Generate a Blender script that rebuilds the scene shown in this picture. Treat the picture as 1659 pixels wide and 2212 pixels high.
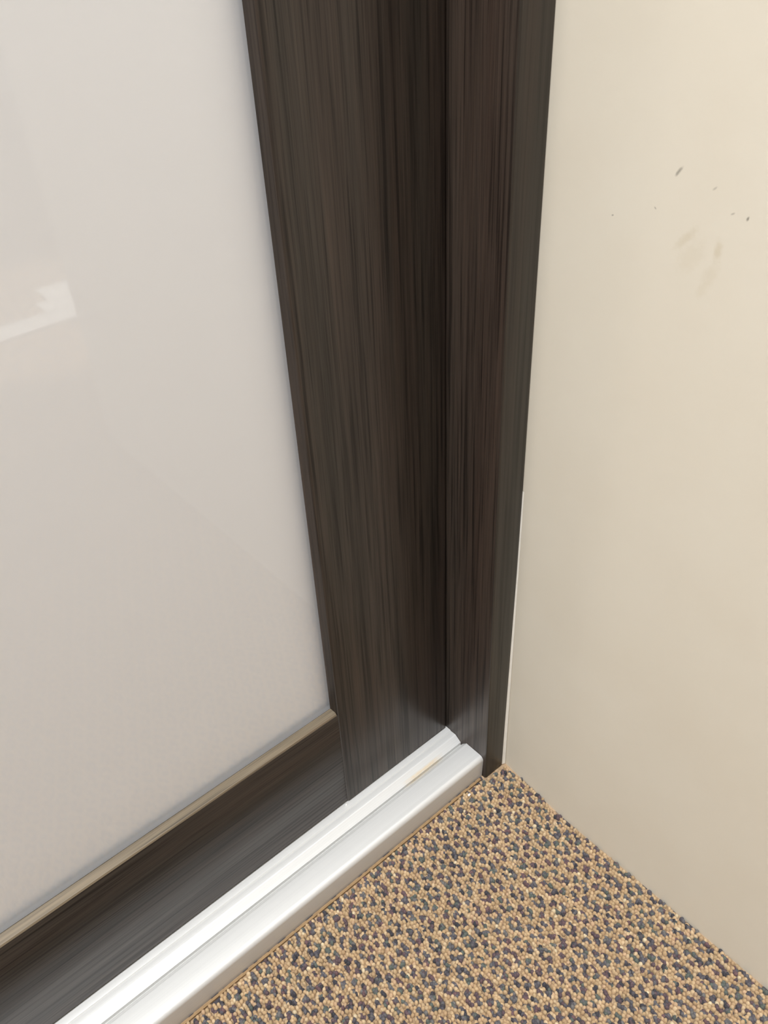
import bpy, bmesh, math, random
import numpy as np
from mathutils import Matrix, Vector

# ------------------------------------------------------------------ clear
for o in list(bpy.data.objects): bpy.data.objects.remove(o, do_unlink=True)
sc = bpy.context.scene
C = sc.collection
random.seed(4); RNG = np.random.default_rng(11)

# ------------------------------------------------------------------ camera
F_PX, YAW, PITCH, ROLL = 1849.0, 0.67887, -0.65010, -0.05495
CAM = Vector((-0.33343, -0.28103, 0.585))
fw = Vector((math.sin(YAW)*math.cos(PITCH), math.cos(YAW)*math.cos(PITCH), math.sin(PITCH)))
rt = Vector((math.cos(YAW), -math.sin(YAW), 0)); up = rt.cross(fw)
r2 = math.cos(ROLL)*rt + math.sin(ROLL)*up; u2 = -math.sin(ROLL)*rt + math.cos(ROLL)*up
cd = bpy.data.cameras.new('camera'); cam = bpy.data.objects.new('camera', cd); C.objects.link(cam)
cd.sensor_fit = 'VERTICAL'; cd.sensor_height = 36.0; cd.lens = F_PX/2212*36.0
cd.clip_start = 0.01; cd.clip_end = 50
m = Matrix((r2, u2, -fw)).transposed().to_4x4(); m.translation = CAM
cam.matrix_world = m
sc.camera = cam

# ------------------------------------------------------------------ light
world = bpy.data.worlds.new('world'); sc.world = world; world.use_nodes = True
bg = world.node_tree.nodes['Background']; bg.inputs[0].default_value = (1, .93, .84, 1); bg.inputs[1].default_value = 0.0
def area(name, loc, size, power, col=(.97, 1.0, 1.02), size_y=.6):
    l = bpy.data.lights.new(name, 'AREA'); l.shape = 'RECTANGLE'; l.size = size; l.size_y = size_y; l.energy = power; l.color = col
    o = bpy.data.objects.new(name, l); C.objects.link(o); o.location = loc
    return o
area('ceiling_lamp', (-1.0, -.45, 2.375), 1.2, 74, size_y=.6)
area('ceiling_lamp', (-.62, -2.4, 2.375), 1.2, 8, size_y=.6)
vs = sc.view_settings
vs.view_transform = 'Standard'; vs.look = 'None'; vs.gamma = 1.0; vs.use_curve_mapping = False
vs.exposure = -0.02

# ------------------------------------------------------------------ helpers
def srgb(r, g, b):
    f = lambda c: (c/255/12.92) if c/255 <= .04045 else ((c/255+.055)/1.055)**2.4
    return (f(r), f(g), f(b), 1)
def mat(name):
    mt = bpy.data.materials.new(name); mt.use_nodes = True
    nt = mt.node_tree; return mt, nt, nt.nodes['Principled BSDF']
def node(nt, typ, **kw):
    n = nt.nodes.new(typ)
    for k, v in kw.items():
        if k in n.inputs: n.inputs[k].default_value = v
        else: setattr(n, k, v)
    return n
def ramp(nt, stops, src):
    n = nt.nodes.new('ShaderNodeValToRGB'); e = n.color_ramp.elements
    while len(e) < len(stops): e.new(.5)
    for el, (p, c) in zip(e, stops): el.position = p; el.color = c
    nt.links.new(src, n.inputs[0]); return n
def mixc(nt, a, b, fac, mode='MIX'):
    n = nt.nodes.new('ShaderNodeMix'); n.data_type = 'RGBA'; n.blend_type = mode
    for sock, v in ((n.inputs[6], a), (n.inputs[7], b), (n.inputs[0], fac)):
        if hasattr(v, 'is_linked') or hasattr(v, 'node'): nt.links.new(v, sock)
        else: sock.default_value = v
    return n.outputs[2]
def math_(nt, op, a, b=None, c=None):
    n = nt.nodes.new('ShaderNodeMath'); n.operation = op
    for i, v in enumerate((a, b, c)):
        if v is None: continue
        if hasattr(v, 'node'): nt.links.new(v, n.inputs[i])
        else: n.inputs[i].default_value = v
    return n.outputs[0]
def link(o, parent=None, **props):
    C.objects.link(o)
    if parent is not None: o.parent = parent
    for k, v in props.items(): o[k] = v
    return o
def mesh_obj(name, verts, faces, material, parent=None, smooth=None, **props):
    me = bpy.data.meshes.new(name); me.from_pydata([tuple(v) for v in verts], [], faces)
    me.materials.append(material); me.update()
    bm = bmesh.new(); bm.from_mesh(me); bmesh.ops.recalc_face_normals(bm, faces=bm.faces); bm.to_mesh(me); bm.free()
    if smooth is not None: me.shade_smooth(); me.set_sharp_from_angle(angle=math.radians(smooth))
    return link(bpy.data.objects.new(name, me), parent, **props)
def empty(name, loc=(0, 0, 0), **props):
    o = bpy.data.objects.new(name, None); o.empty_display_size = .05; o.location = loc
    return link(o, None, **props)
def extrude(name, prof, axis, a, b, material, parent=None, smooth=None, **props):
    """closed profile extruded along an axis; prof is (p,q) in the two other axes in xyz order"""
    n = len(prof); V = []
    for t in (a, b):
        for p, q in prof:
            V.append({'x': (t, p, q), 'y': (p, t, q), 'z': (p, q, t)}[axis])
    Fc = [[i, (i+1) % n, n+(i+1) % n, n+i] for i in range(n)] + [list(range(n)), list(range(2*n-1, n-1, -1))]
    return mesh_obj(name, V, Fc, material, parent, smooth, **props)
def box(name, lo, hi, material, parent=None, bevel=0, **props):
    bm = bmesh.new(); bmesh.ops.create_cube(bm, size=1)
    for v in bm.verts: v.co = Vector([lo[i] + (v.co[i]+.5)*(hi[i]-lo[i]) for i in range(3)])
    if bevel: bmesh.ops.bevel(bm, geom=bm.edges[:], offset=bevel, segments=3, affect='EDGES', profile=.5)
    me = bpy.data.meshes.new(name); bm.to_mesh(me); bm.free(); me.materials.append(material)
    if bevel: me.shade_smooth(); me.set_sharp_from_angle(angle=math.radians(40))
    return link(bpy.data.objects.new(name, me), parent, **props)
def arc(cx, cy, r, a0, a1, n=6):
    return [(cx+r*math.cos(math.radians(a0+(a1-a0)*i/n)), cy+r*math.sin(math.radians(a0+(a1-a0)*i/n))) for i in range(n+1)]

# ------------------------------------------------------------------ dimensions (metres)
JX = -.0198          # inner face of the jamb
YJ = -.0029          # front of the jamb
YD = .0411           # front of the door stile
YG = .0476           # face of the white panel
XH, XS = -.1231, -.1252
ZR, ZG = .1212, .1250
ZB = .0232           # bottom of the door
XL = -.93            # left end of the door
HT = 2.12            # door height
ZF = -.0028          # carpet backing

# ------------------------------------------------------------------ materials
def wood(name, axis, seed, base=(58, 51, 46), tint=1.0, rough=.33, spec=.33, con=1.0):
    mt, nt, b = mat(name)
    tc = node(nt, 'ShaderNodeTexCoord')
    def streak(fine, along, sd, detail=3.0):
        mp = node(nt, 'ShaderNodeMapping')
        s = [fine]*3; s['xyz'.index(axis)] = along
        mp.inputs['Scale'].default_value = s; mp.inputs['Location'].default_value = (sd, sd*1.7, sd*.6)
        nt.links.new(tc.outputs['Object'], mp.inputs[0])
        nz = node(nt, 'ShaderNodeTexNoise', Scale=1.0, Detail=detail, Roughness=.55)
        nt.links.new(mp.outputs[0], nz.inputs['Vector']); return nz.outputs['Fac']
    n1 = streak(110, 2.6, seed); n2 = streak(520, 8.0, seed+5); n3 = streak(1500, 20.0, seed+9, 2); n4 = streak(45, 1.2, seed+3)
    k = lambda f: srgb(*[min(255, c*f*tint) for c in base])
    c1 = ramp(nt, [(.30, k(.88)), (.48, k(1.02)), (.68, k(1.12))], n1).outputs[0]
    c2 = ramp(nt, [(.34, (.42, .41, .41, 1)), (.42, (.74, .73, .72, 1)), (.48, (1, 1, 1, 1)), (.70, (1.2, 1.16, 1.12, 1))], n2).outputs[0]
    c3 = ramp(nt, [(.34, (.70, .70, .70, 1)), (.5, (1, 1, 1, 1)), (.7, (1.16, 1.16, 1.16, 1))], n3).outputs[0]
    c4 = ramp(nt, [(.35, (.92, .98, .98, 1)), (.65, (1.08, 1.0, .97, 1))], n4).outputs[0]
    col = mixc(nt, c1, c2, con, 'MULTIPLY'); col = mixc(nt, col, c3, con, 'MULTIPLY'); col = mixc(nt, col, c4, 1.0, 'MULTIPLY')
    nt.links.new(col, b.inputs['Base Color'])
    rr = ramp(nt, [(.3, (rough+.1,)*3+(1,)), (.7, (rough-.05,)*3+(1,))], n2); nt.links.new(rr.outputs[0], b.inputs['Roughness'])
    bp = node(nt, 'ShaderNodeBump', Strength=.10, Distance=.0002); nt.links.new(n2, bp.inputs['Height']); nt.links.new(bp.outputs[0], b.inputs['Normal'])
    b.inputs['Specular IOR Level'].default_value = spec
    return mt
M_STILE = wood('wood_grain_upright', 'z', 1.0)
M_RAIL = wood('wood_grain_lengthwise', 'x', 4.0, base=(58, 51, 46), spec=.2)
M_JAMB = wood('wood_grain_jamb', 'z', 8.0, base=(63, 54, 48))
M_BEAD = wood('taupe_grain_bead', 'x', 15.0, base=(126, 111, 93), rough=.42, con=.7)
M_EDGE = wood('wood_grain_edge_band', 'z', 12.0, base=(57, 51, 45), rough=.38, con=.4)

def plain(name, col, rough, spec=.5, metal=0.0, noise=None):
    mt, nt, b = mat(name)
    b.inputs['Base Color'].default_value = col; b.inputs['Roughness'].default_value = rough
    b.inputs['Specular IOR Level'].default_value = spec; b.inputs['Metallic'].default_value = metal
    if noise:
        sc_, amt, bump = noise
        tc = node(nt, 'ShaderNodeTexCoord'); nz = node(nt, 'ShaderNodeTexNoise', Scale=sc_, Detail=4.0)
        nt.links.new(tc.outputs['Object'], nz.inputs['Vector'])
        a = tuple(c*(1-amt) for c in col[:3])+(1,); d = tuple(min(1, c*(1+amt)) for c in col[:3])+(1,)
        r = ramp(nt, [(.3, a), (.7, d)], nz.outputs['Fac']); nt.links.new(r.outputs[0], b.inputs['Base Color'])
        bp = node(nt, 'ShaderNodeBump', Strength=bump, Distance=.0004); nt.links.new(nz.outputs['Fac'], bp.inputs['Height']); nt.links.new(bp.outputs[0], b.inputs['Normal'])
    return mt
def glass_pane():
    mt, nt, b = mat('clear_panel_glass'); nt.nodes.remove(b)
    out = nt.nodes['Material Output']
    tr = node(nt, 'ShaderNodeBsdfTransparent'); tr.inputs[0].default_value = (.995, .995, .995, 1)
    gl = node(nt, 'ShaderNodeBsdfGlossy'); gl.inputs['Roughness'].default_value = .03; gl.inputs[0].default_value = (1, 1, 1, 1)
    fr = node(nt, 'ShaderNodeFresnel'); fr.inputs['IOR'].default_value = 1.5
    ge = node(nt, 'ShaderNodeNewGeometry')
    fac = math_(nt, 'MULTIPLY', fr.outputs[0], math_(nt, 'SUBTRACT', 1.0, ge.outputs['Backfacing']))
    mx = node(nt, 'ShaderNodeMixShader')
    nt.links.new(fac, mx.inputs[0]); nt.links.new(tr.outputs[0], mx.inputs[1]); nt.links.new(gl.outputs[0], mx.inputs[2]); nt.links.new(mx.outputs[0], out.inputs['Surface'])
    return mt
M_GLASS = glass_pane()
M_PANEL = plain('white_backing_paint', srgb(244, 245, 248), .6, .2, noise=(8, .006, .02))
M_CAULK = plain('white_caulk', srgb(246, 242, 233), .45, .5, noise=(120, .05, .3))
M_DARK = plain('dark_brush_seal', srgb(20, 19, 18), .8, .2, noise=(600, .2, .4))
M_CEIL = plain('ceiling_paint', srgb(238, 235, 228), .8, .2, noise=(30, .01, .05))
M_WHITE = plain('white_gloss_paint', srgb(245, 243, 238), .35, .5, noise=(20, .01, .05))
M_PACK = plain('tan_packing_strip', srgb(150, 122, 88), .6, .3, noise=(200, .12, .3))
M_CRUMB = plain('white_crumb', srgb(250, 248, 244), .4, .5, noise=(900, .05, .5))

def aluminium():
    mt, nt, b = mat('satin_silver_aluminium')
    tc = node(nt, 'ShaderNodeTexCoord'); mp = node(nt, 'ShaderNodeMapping'); mp.inputs['Scale'].default_value = (4, 1500, 1500)
    nt.links.new(tc.outputs['Object'], mp.inputs[0])
    nz = node(nt, 'ShaderNodeTexNoise', Scale=1.0, Detail=2.0); nt.links.new(mp.outputs[0], nz.inputs['Vector'])
    r = ramp(nt, [(.3, srgb(220, 219, 217)), (.7, srgb(226, 225, 223))], nz.outputs['Fac'])
    # tan smear of old glue on the groove edge near the jamb
    sp = node(nt, 'ShaderNodeSeparateXYZ'); nt.links.new(tc.outputs['Object'], sp.inputs[0])
    n2 = node(nt, 'ShaderNodeTexNoise', Scale=260.0, Detail=3.0); nt.links.new(tc.outputs['Object'], n2.inputs['Vector'])
    dx = math_(nt, 'ABSOLUTE', math_(nt, 'DIVIDE', math_(nt, 'ADD', sp.outputs[0], .060), .022))
    dy = math_(nt, 'ABSOLUTE', math_(nt, 'DIVIDE', math_(nt, 'SUBTRACT', sp.outputs[1], .0262), .0017))
    d = math_(nt, 'MAXIMUM', dx, dy)
    fac = math_(nt, 'MULTIPLY', math_(nt, 'SUBTRACT', 1.0, d), math_(nt, 'MULTIPLY', n2.outputs['Fac'], 1.6))
    fac = math_(nt, 'MAXIMUM', math_(nt, 'MINIMUM', fac, .6), 0.0)
    col = mixc(nt, r.outputs[0], srgb(222, 196, 150), fac)
    nt.links.new(col, b.inputs['Base Color'])
    b.inputs['Metallic'].default_value = .38; b.inputs['Roughness'].default_value = .52
    return mt
M_ALU = aluminium()

def wall_paint():
    mt, nt, b = mat('cream_wall_paint')
    tc = node(nt, 'ShaderNodeTexCoord'); sp = node(nt, 'ShaderNodeSeparateXYZ'); nt.links.new(tc.outputs['Object'], sp.inputs[0])
    nz = node(nt, 'ShaderNodeTexNoise', Scale=14.0, Detail=3.0); nt.links.new(tc.outputs['Object'], nz.inputs['Vector'])
    col = ramp(nt, [(.3, srgb(229, 220, 203)), (.7, srgb(232, 224, 208))], nz.outputs['Fac']).outputs[0]
    wob = node(nt, 'ShaderNodeTexNoise', Scale=420.0, Detail=2.0); nt.links.new(tc.outputs['Object'], wob.inputs['Vector'])
    # scuffs and specks: (y, z, half length, half width, lean, colour, strength)
    grey, tan = srgb(120, 112, 100), srgb(206, 192, 164)
    marks = [(-.0781, .4764, .0032, .0009, -.6, grey, .65), (-.0958, .4729, .0016, .0006, -.8, grey, .35), (-.0470, .4511, .0009, .0005, -1.2, grey, .6),
             (-.0695, .4593, .0009, .0005, .9, grey, .5), (-.1055, .4647, .0013, .0005, -1.0, grey, .35), (-.1124, .4643, .0012, .0007, -.3, grey, .75),
             (-.0866, .4500, .0085, .0024, -.7, tan, 0.38), (-.1023, .4485, .0055, .0026, 0, tan, 0.45), (-.1008, .4375, .0075, .0040, -.4, tan, 0.20),
             (-.0905, .4430, .0110, .0060, -.6, tan, 0.17), (-.0985, .4300, .0050, .0030, -.4, tan, 0.17)]
    for y, z, L, Wd, lean, c, st in marks:
        dy = math_(nt, 'SUBTRACT', sp.outputs[1], y); dz = math_(nt, 'SUBTRACT', sp.outputs[2], z)
        cs, sn = math.cos(lean), -math.sin(lean)*1.0
        a = math_(nt, 'ADD', math_(nt, 'MULTIPLY', dz, cs/L), math_(nt, 'MULTIPLY', dy, -sn/L))
        e = math_(nt, 'ADD', math_(nt, 'MULTIPLY', dy, cs/Wd), math_(nt, 'MULTIPLY', dz, sn/Wd))
        r = math_(nt, 'SQRT', math_(nt, 'ADD', math_(nt, 'MULTIPLY', a, a), math_(nt, 'MULTIPLY', e, e)))
        r = math_(nt, 'ADD', r, math_(nt, 'MULTIPLY', math_(nt, 'SUBTRACT', wob.outputs['Fac'], .5), .9))
        f = node(nt, 'ShaderNodeMapRange'); f.interpolation_type = 'SMOOTHSTEP'
        nt.links.new(r, f.inputs[0]); f.inputs[1].default_value = 1.15; f.inputs[2].default_value = .15; f.inputs[3].default_value = 0; f.inputs[4].default_value = st
        col = mixc(nt, col, c, f.outputs[0])
    nt.links.new(col, b.inputs['Base Color'])
    b.inputs['Roughness'].default_value = .55; b.inputs['Specular IOR Level'].default_value = .35
    bp = node(nt, 'ShaderNodeBump', Strength=.12, Distance=.0005)
    nb = node(nt, 'ShaderNodeTexNoise', Scale=160.0, Detail=3.0); nt.links.new(tc.outputs['Object'], nb.inputs['Vector'])
    nt.links.new(nb.outputs['Fac'], bp.inputs['Height']); nt.links.new(bp.outputs[0], b.inputs['Normal'])
    return mt
M_WALL = wall_paint()
M_WALL2 = plain('taupe_wall_paint', srgb(150, 144, 137), .6, .3, noise=(12, .015, .08))

def carpet_flat():
    mt, nt, b = mat('speckled_carpet_backing')
    tc = node(nt, 'ShaderNodeTexCoord')
    v = node(nt, 'ShaderNodeTexVoronoi', Scale=400.0); nt.links.new(tc.outputs['Object'], v.inputs['Vector'])
    n = node(nt, 'ShaderNodeTexNoise', Scale=170.0, Detail=1.0); nt.links.new(tc.outputs['Object'], n.inputs['Vector'])
    t = ramp(nt, [(0, srgb(150, 126, 100)), (1, srgb(188, 162, 132))], v.outputs['Color']).outputs[0]
    f = ramp(nt, [(.56, (0, 0, 0, 1)), (.60, (1, 1, 1, 1))], n.outputs['Fac']).outputs[0]
    col = mixc(nt, t, srgb(78, 74, 78), f)
    nt.links.new(col, b.inputs['Base Color']); b.inputs['Roughness'].default_value = .95; b.inputs['Specular IOR Level'].default_value = .1
    return mt
def carpet_pile():
    mt, nt, b = mat('carpet_loop_yarn')
    a = node(nt, 'ShaderNodeAttribute'); a.attribute_name = 'yarn'
    tc = node(nt, 'ShaderNodeTexCoord'); n = node(nt, 'ShaderNodeTexNoise', Scale=2200.0, Detail=2.0); nt.links.new(tc.outputs['Object'], n.inputs['Vector'])
    r = ramp(nt, [(.3, (.82, .82, .82, 1)), (.7, (1.12, 1.12, 1.12, 1))], n.outputs['Fac'])
    nt.links.new(mixc(nt, a.outputs['Color'], r.outputs[0], 1.0, 'MULTIPLY'), b.inputs['Base Color'])
    b.inputs['Roughness'].default_value = .75; b.inputs['Specular IOR Level'].default_value = .25
    b.inputs['Sheen Weight'].default_value = .1
    return mt
M_CARPET, M_PILE = carpet_flat(), carpet_pile()

# ------------------------------------------------------------------ structure
RX0, RX1, RY0 = -2.6, 1.3, -3.0
floor = box('floor', (RX0, RY0, -.08), (RX1, .30, ZF), M_CARPET, kind='structure', label='tan carpet floor flecked with navy, slate and plum dots', category='floor')
box('ceiling', (RX0, RY0, 2.40), (RX1, .30, 2.46), M_CEIL, kind='structure', label='plain white ceiling above the wardrobe', category='ceiling')
box('wall_front', (RX0, .14, ZF), (RX1, .22, 2.40), M_WALL2, kind='structure', label='cream wall behind the sliding door', category='wall')
box('wall_left', (RX0-.08, RY0, ZF), (RX0, .22, 2.40), M_WALL2, kind='structure', label='cream wall at the far left of the room', category='wall')
box('wall_back', (RX0, RY0-.08, ZF), (RX1, RY0, 2.40), M_WALL2, kind='structure', label='cream wall across the room from the sliding door', category='wall')
box('wall_far', (RX1, RY0, ZF), (RX1+.08, .22, 2.40), M_WALL2, kind='structure', label='cream wall beyond the end of the short side wall', category='wall')

# short side wall: plaster is feathered out towards the jamb, a faint upright ridge near y=-.066
def wall_x(y):
    k0, k1, yc, s = .072, -.001, -.065, .0035       # slope near the jamb, slope further out, ridge, its softness
    sp_ = lambda t: s*math.log1p(math.exp(max(-60, min(60, t/s))))
    g = lambda t: k1*t + (k0-k1)*sp_(t-yc)
    return .0029 + g(y) - g(0)
ys = [YJ+.146, .02, 0] + [-.003*i for i in range(1, 44)] + [-.16, -.22, -.30, -.40, -.50, -.598]
pr = [(wall_x(min(y, .0)), y) for y in ys]
pr += [(pr[-1][0]+.004, -.602), (.11, -.602), (.11, ys[0])]
wr = extrude('wall_right', pr, 'z', ZF, 2.40, M_WALL, None, 30, kind='structure', label='cream painted side wall with faint scuffs meeting the dark jamb', category='wall')
# caulk wedge between jamb and wall, wide at the floor and closing upwards
xw = lambda: wall_x(YJ)-.0001
V = []
for z, wd in ((ZF+.001, .0034), (.05, .0029), (.12, .0019), (.20, .0007), (.27, .0003)):
    V += [(xw()-wd, YJ+.006, z), (xw()-wd, YJ+.0004, z), (xw()-wd*.55, YJ-.0002, z), (xw()-wd*.22, YJ-.0009, z), (xw()-wd*.10-.0001, YJ-.0004, z), (xw()-wd*.10, YJ+.006, z)]
Fc = []
for i in range(4):
    for j in range(6): a = i*6+j; b2 = i*6+(j+1) % 6; Fc.append([a, b2, b2+6, a+6])
Fc += [list(range(5, -1, -1)), list(range(24, 30))]
mesh_obj('caulk_bead', V, Fc, M_CAULK, wr, 40, label='thin white caulk bead along the jamb')

# ------------------------------------------------------------------ jamb
jamb = empty('wooden_upright', (JX/2, YJ, 0), label='dark wood-grain jamb board standing against the cream wall', category='jamb')
def child_fix(o, parent):
    o.matrix_parent_inverse = parent.matrix_world.inverted(); return o
bpy.context.view_layer.update()
R = .0007
prof = [(JX, .135), (JX, YJ+.0012), (-.001, YJ+.0012), (-.001, .135)]
child_fix(extrude('board', prof, 'z', ZF+.0004, HT+.03, M_JAMB, jamb), jamb)
# front edge band with its wall side scribed to the caulk
zs = [ZF+.0018, .05, .12, .20, .27, HT+.03]; wd = [.0034, .0029, .0019, .0007, .0003, .0003]
V = []; n = 0
for z, w_ in zip(zs, wd):
    xr = xw()-w_
    ring = [(JX, YJ+.0012)] + arc(JX+R, YJ+R, R, 180, 270, 4) + arc(xr-R*.5, YJ+R*.5, R*.5, 270, 360, 3) + [(xr, YJ+.0012)]
    n = len(ring); V += [(x, y, z) for x, y in ring]
Fc = [[i*n+j, i*n+(j+1) % n, (i+1)*n+(j+1) % n, (i+1)*n+j] for i in range(len(zs)-1) for j in range(n)]
Fc += [list(range(n-1, -1, -1)), list(range((len(zs)-1)*n, len(zs)*n))]
child_fix(mesh_obj('edge_band', V, Fc, M_EDGE, jamb, 40, label='smooth brown-grey edge band'), jamb)

# ------------------------------------------------------------------ bottom track
track = empty('aluminium_track', (-.5, .03, 0), label='satin silver aluminium track lying along the carpet edge', category='track')
bpy.context.view_layer.update()
r_ = .0040
prof = [(.0013, ZF+.0004)] + [(.0002, .0214-r_)] + arc(.0002+r_, .0216-r_, r_, 180, 90, 8)[1:] + \
       arc(.0186, .0216-.0006, .0006, 90, 48, 3) + [(.0234, .0166), (.0237, .0136), (.0252, .0136), (.0254, .0168)] + \
       [(.0308, .02060), (.0312, .02085), (.0317, .0210), (.0366, .0206), (.0370, .0212), (.0376, .0213), (.0408, .0214), (.0440, .0214), (.0440, .0150), (.0560, .0150), (.0560, .0205), (.0830, .0205), (.0830, ZF+.0004)]
child_fix(extrude('track_rail', prof, 'x', -2.3, JX-.0002, M_ALU, track, 35), track)
child_fix(box('packing_strip', (-2.3, -.0016, ZF+.0002), (JX-.004, .0001, -.0008), M_PACK, track, label='thin tan strip under the track'), track)

# ------------------------------------------------------------------ sliding door
door = empty('sliding_wardrobe_panel', ((XL+JX)/2, .055, ZB), label='sliding wardrobe door with glossy white panel in dark wood-grain frame', category='wardrobe panel')
bpy.context.view_layer.update()
XR = JX-.0016
YBK = .0700
def stile(xa, xb, sx):
    # xa: edge towards the panel (front), xb: outer edge; sx=+1 when the panel lies on the -x side
    inner = [(xa+sx*.012, YBK), (xa+sx*.012, YG+.0080), (xa-sx*(XH-XS)+sx*.0052, YG+.0080), (xa-sx*(XH-XS)+sx*.0052, YG-.00005), (xa-sx*(XH-XS), YG-.0002), (xa-sx*(XH-XS)*.85, YG-.0012), (xa-sx*.0005, YD+.0016)]
    rr = .0009
    fr = [(xa-sx*.0003, YD+.0007), (xa+sx*.0002, YD+.00015), (xa+sx*.0010, YD)]
    out = [(xb-sx*rr, YD), (xb-sx*.0003, YD+.0003), (xb, YD+rr), (xb, YBK)]
    return inner+fr+out
st = child_fix(extrude('stile', stile(XH, XR, 1), 'z', ZB, HT, M_STILE, door, 50), door)
child_fix(extrude('stile', stile(XL+.10, XL, -1), 'z', ZB, HT, M_STILE, door, 50), door)
XA, XB = XL+.1004, XH-.0004+.0012
def rail(z0, z1, sgn):
    """z1 = edge towards the panel"""
    yf = YD+.0007
    pr = [(YBK, z0), (yf+.0006, z0), (yf, z0+sgn*.0006), (yf, z1-sgn*.0008), (yf+.0003, z1-sgn*.0002), (yf+.0011, z1-sgn*.0002), (yf+.0011, z1-sgn*.0040), (YBK, z1-sgn*.0040)]
    return pr
def bead(z1, sgn):
    dz = sgn*(ZG-ZR); yf = YD+.0010
    return [(yf+.0001, z1-sgn*.0038), (yf+.0001, z1+sgn*.0000), (yf+.0006, z1+sgn*.0011), (yf+.0030, z1+sgn*.0025), (YG-.0007, z1+dz*.97), (YG-.0002, z1+dz*.93), (YG-.0002, z1-sgn*.0038)]
for z0, z1, sg in ((ZB, ZR, 1), (HT, HT-.10, -1)):
    ra = child_fix(extrude('rail', rail(z0, z1, sg), 'x', XA, XB, M_RAIL, door, 45), door)
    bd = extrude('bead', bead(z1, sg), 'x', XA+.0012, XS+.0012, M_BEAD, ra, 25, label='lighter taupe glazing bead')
    bd.matrix_parent_inverse = ra.matrix_world.inverted()
    bpy.context.view_layer.update(); bd.matrix_parent_inverse = ra.matrix_world.inverted()
pane = child_fix(box('glass_panel', (XL+.0970, YG, ZG-.0018), (XS+.0048, YG+.0050, HT-.095), M_GLASS, door, label='glossy clear face of the white panel'), door)
bpy.context.view_layer.update()
bk = box('white_backing', (XL+.0970, YG+.0054, ZG-.010), (XS+.0050, YG+.0075, HT-.09), M_PANEL, pane, label='white backing seen through the glass')
bk.matrix_parent_inverse = pane.matrix_world.inverted()
child_fix(box('brush_seal', (XL+.01, .048, ZB-.0022), (XR-.004, .060, ZB+.0004), M_DARK, door, label='black seal under the door'), door)

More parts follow.
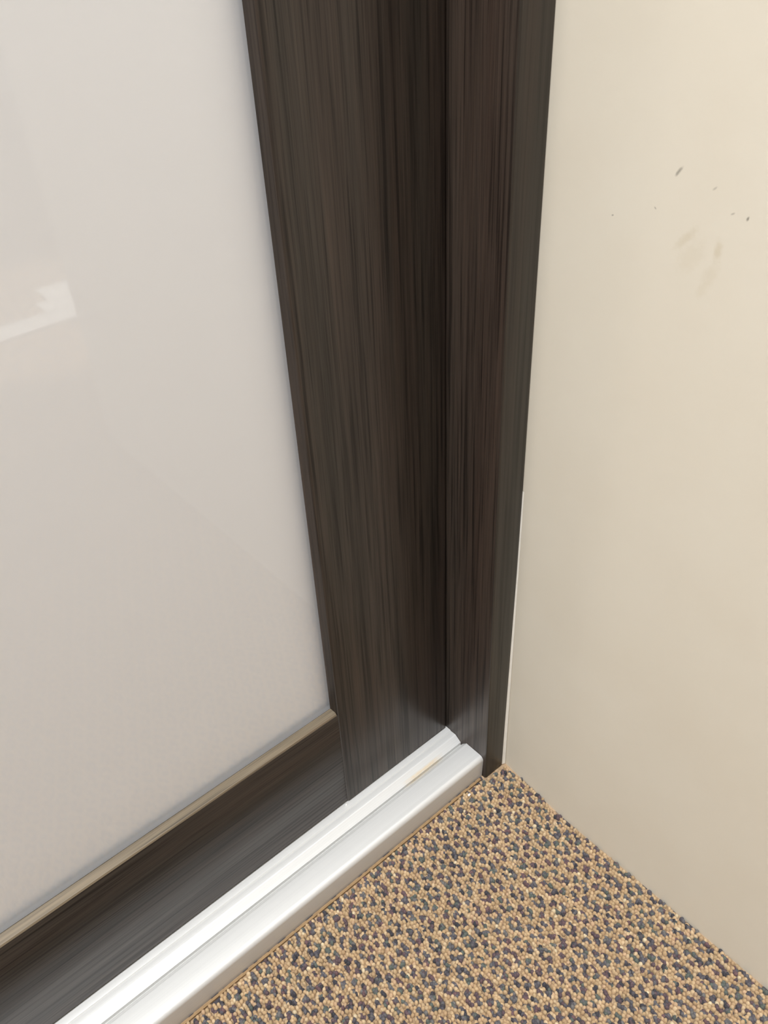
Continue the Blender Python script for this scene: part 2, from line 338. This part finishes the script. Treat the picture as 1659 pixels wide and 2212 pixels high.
# ------------------------------------------------------------------ carpet loop pile
def build_pile():
    P = .00248
    x0, x1, y0, y1 = -.78, .0, -.62, .0
    nx, ny = int((x1-x0)/P), int((y1-y0)/P)
    gx, gy = np.meshgrid(x1-.0016-P*np.arange(nx), y1-.0018-P*np.arange(ny), indexing='ij')
    gy = gy + (np.arange(nx) % 2)[:, None]*P*.5
    X, Y = gx.ravel(), gy.ravel()
    X = X + RNG.normal(0, .00028, X.size); Y = Y + RNG.normal(0, .00032, X.size)
    wx = np.array([wall_x(min(t, 0)) for t in np.linspace(-.65, 0, 300)])
    lim = np.interp(Y, np.linspace(-.65, 0, 300), wx)
    front = np.where(X < JX-.002, -.0026, YJ-.0016)
    gapcorner = (X > -.013) & (Y > YJ-.0032)
    keep = (X < lim-.0012) & (Y < front) & ~gapcorner
    X, Y = X[keep], Y[keep]
    # fleck pattern: staggered groups of two round dots and two dashes, each fleck a few dark loops
    ax, ay = .01240, .01370
    rot = math.radians(1.2); cr, sr = math.cos(rot), math.sin(rot)
    DX, DY, DC = [], [], []
    kill = np.zeros(X.size, bool)
    order = np.argsort(X); Xs = X[order]
    drk = np.array([srgb(*c)[:3] for c in ((94, 90, 96), (108, 105, 108), (100, 106, 100), (104, 86, 90), (70, 68, 74), (118, 115, 113), (116, 90, 92))])
    pr_ = np.array([[.34, .26, .08, .10, .16, .06, 0], [.12, .18, .38, .04, .08, .20, 0], [.20, .08, .02, .38, .16, .02, .14]])
    big = [(-1.0, -.95), (1.05, -.9), (-.95, 1.0), (1.0, 1.0), (0, 0)]; dash = [(.1, -1.75), (0, 0), (-.1, 1.75)]
    for jr in range(-50, 4):
        for ir in range(-68, 4):
            for dx, dy, pts, rx, ry in ((.0002, .0046, big, 2.35, 2.35), (.0005, -.0050, big, 2.35, 2.35), (.0031, -.0009, dash, 1.35, 2.75), (-.0033, -.0006, dash, 1.35, 2.75)):
                px_ = ir*ax+(abs(jr) % 2)*ax*.5+dx+RNG.normal(0, .00035); py_ = jr*ay+dy+RNG.normal(0, .00035)
                cx_, cy_ = px_*cr-py_*sr, px_*sr+py_*cr
                if not (x0 < cx_ < .002 and y0 < cy_ < .003): continue
                szv = RNG.uniform(.82, 1.12)
                lo, hi = np.searchsorted(Xs, (cx_-.003, cx_+.003)); sel = order[lo:hi]
                kill[sel[((X[sel]-cx_)*1000/(rx*szv))**2+((Y[sel]-cy_)*1000/(ry*szv))**2 < 1]] = True
                fam = RNG.integers(3); fam = 2 if (fam == 1 and RNG.random() < .25) else fam
                for qx, qy in pts:
                    if RNG.random() < .05: continue
                    DX.append(cx_+qx*szv*.001+RNG.normal(0, .00022)); DY.append(cy_+qy*szv*.001+RNG.normal(0, .00022)); DC.append(drk[RNG.choice(7, p=pr_[fam]/pr_[fam].sum())])
    X, Y = X[~kill], Y[~kill]
    nt_ = X.size
    DX, DY, DC = np.array(DX), np.array(DY), np.array(DC)
    dl = np.interp(DY, np.linspace(-.65, 0, 300), wx); df = np.where(DX < JX-.002, -.0026, YJ-.0016)
    ok = (DX < dl-.0012) & (DY < df) & ~((DX > -.013) & (DY > YJ-.0032))
    X, Y = np.concatenate([X, DX[ok]]), np.concatenate([Y, DY[ok]]); n = X.size
    tans = np.array([srgb(*c)[:3] for c in ((194, 166, 130), (186, 157, 121), (176, 147, 113), (202, 176, 141), (192, 161, 129), (182, 156, 121), (216, 196, 162))])
    col = np.concatenate([tans[RNG.choice(len(tans), nt_, p=[.27, .24, .15, .13, .11, .08, .02])], DC[ok]])
    col *= RNG.uniform(.84, 1.04, (n, 1)); col[nt_:] *= .86
    # dome mesh shared by all loops
    k = 6; ang = np.arange(k)*2*np.pi/k
    rings = [(1.05, 0.0), (1.0, .55), (.62, .90)]
    tv = [(r*np.cos(a), r*np.sin(a), h) for r, h in rings for a in ang]+[(0, 0, 1.0)]
    tv = np.array(tv); m_ = len(tv)
    tf = []
    for q_ in range(2):
        for j in range(k): a, b_ = q_*k+j, q_*k+(j+1) % k; tf += [(a, b_, b_+k), (a, b_+k, a+k)]
    for j in range(k): tf.append((2*k+j, 2*k+(j+1) % k, 3*k))
    tf = np.array(tf)
    th = RNG.uniform(0, 2*np.pi, n); rx = RNG.uniform(.00120, .00150, n); ry = RNG.uniform(.00140, .00180, n); hh = RNG.uniform(.0027, .0035, n)
    ph = RNG.normal(0, .45, n); lx = RNG.normal(0, .00035, n); ly = RNG.normal(0, .00035, n)
    px = tv[None, :, 0]*rx[:, None]; py = tv[None, :, 1]*ry[:, None]
    cx, sx = np.cos(ph)[:, None], np.sin(ph)[:, None]
    co = np.empty((n, m_, 3))
    co[..., 0] = X[:, None]+px*cx-py*sx+lx[:, None]*tv[None, :, 2]
    co[..., 1] = Y[:, None]+px*sx+py*cx+ly[:, None]*tv[None, :, 2]
    co[..., 2] = ZF-.0002+tv[None, :, 2]*hh[:, None]
    me = bpy.data.meshes.new('carpet_pile')
    nf = n*len(tf)
    fi = (tf[None]+(np.arange(n)*m_)[:, None, None]).reshape(-1)
    me.vertices.add(n*m_); me.vertices.foreach_set('co', co.reshape(-1).astype(np.float32))
    me.loops.add(nf*3); me.loops.foreach_set('vertex_index', fi.astype(np.int32))
    me.polygons.add(nf); me.polygons.foreach_set('loop_start', (np.arange(nf)*3).astype(np.int32))
    me.update(calc_edges=True)
    at = me.attributes.new('yarn', 'FLOAT_COLOR', 'POINT')
    c4 = np.ones((n, m_, 4)); c4[..., :3] = col[:, None, :]
    at.data.foreach_set('color', c4.reshape(-1).astype(np.float32))
    me.shade_smooth(); me.materials.append(M_PILE)
    print('pile loops', n, 'tris', nf)
    o = link(bpy.data.objects.new('carpet_pile', me), floor, kind='stuff', label='short tan loop pile with dark flecks')
build_pile()

# ------------------------------------------------------------------ seen only in the panel's reflection: skirting and added white boards
box('baseboard_back', (RX0, RY0, ZF), (RX1, RY0+.015, .09), M_WHITE, kind='structure', label='white baseboard across the room', category='baseboard')

# boards and unseen spot added past the wall end for the bright mirrored patch
for lo, hi, lb in (((-.50, -1.037, ZF), (.42, -.985, .004), 'long white board strip added past the wall end for the panel reflection'),
                   ((.100, -1.085, ZF), (.42, -1.0395, .004), 'wide white board added behind the long strip for the panel reflection'),
                   ((.126, -1.150, ZF), (.42, -1.090, .003), 'small white board added for the panel reflection, farthest from the sliding door')):
    box('added_reflection_board', lo, hi, M_WHITE, None, .0006, label=lb, category='added board', group='added reflection boards on the floor')
sl = bpy.data.lights.new('added_board_spot', 'SPOT'); sl.energy = 560; sl.color = (1, .98, .94); sl.spot_size = math.radians(14); sl.spot_blend = .5; sl.shadow_soft_size = .03  # added only to brighten the boards' reflection, no known fixture
so = bpy.data.objects.new('added_board_spot', sl); C.objects.link(so); so.location = (.10, -1.06, 2.37)

# ------------------------------------------------------------------ crumbs
def crumb(loc, r, label, seed):
    rg = random.Random(seed); bm = bmesh.new(); bmesh.ops.create_icosphere(bm, subdivisions=2, radius=r)
    for v in bm.verts: v.co *= rg.uniform(.65, 1.25); v.co.z *= .6; v.co.x *= 1.3
    me = bpy.data.meshes.new('paint_crumb'); bm.to_mesh(me); bm.free(); me.materials.append(M_CRUMB)
    o = link(bpy.data.objects.new('paint_crumb', me), None, label=label, category='crumb'); o.location = loc; return o
crumb((-.0420, -.0062, .0012), .0010, 'tiny white paint crumb on the carpet beside the track end', 1)
crumb((-.1262, .0402, .0219), .0007, 'tiny white paint crumb on the track against the door bottom', 2)
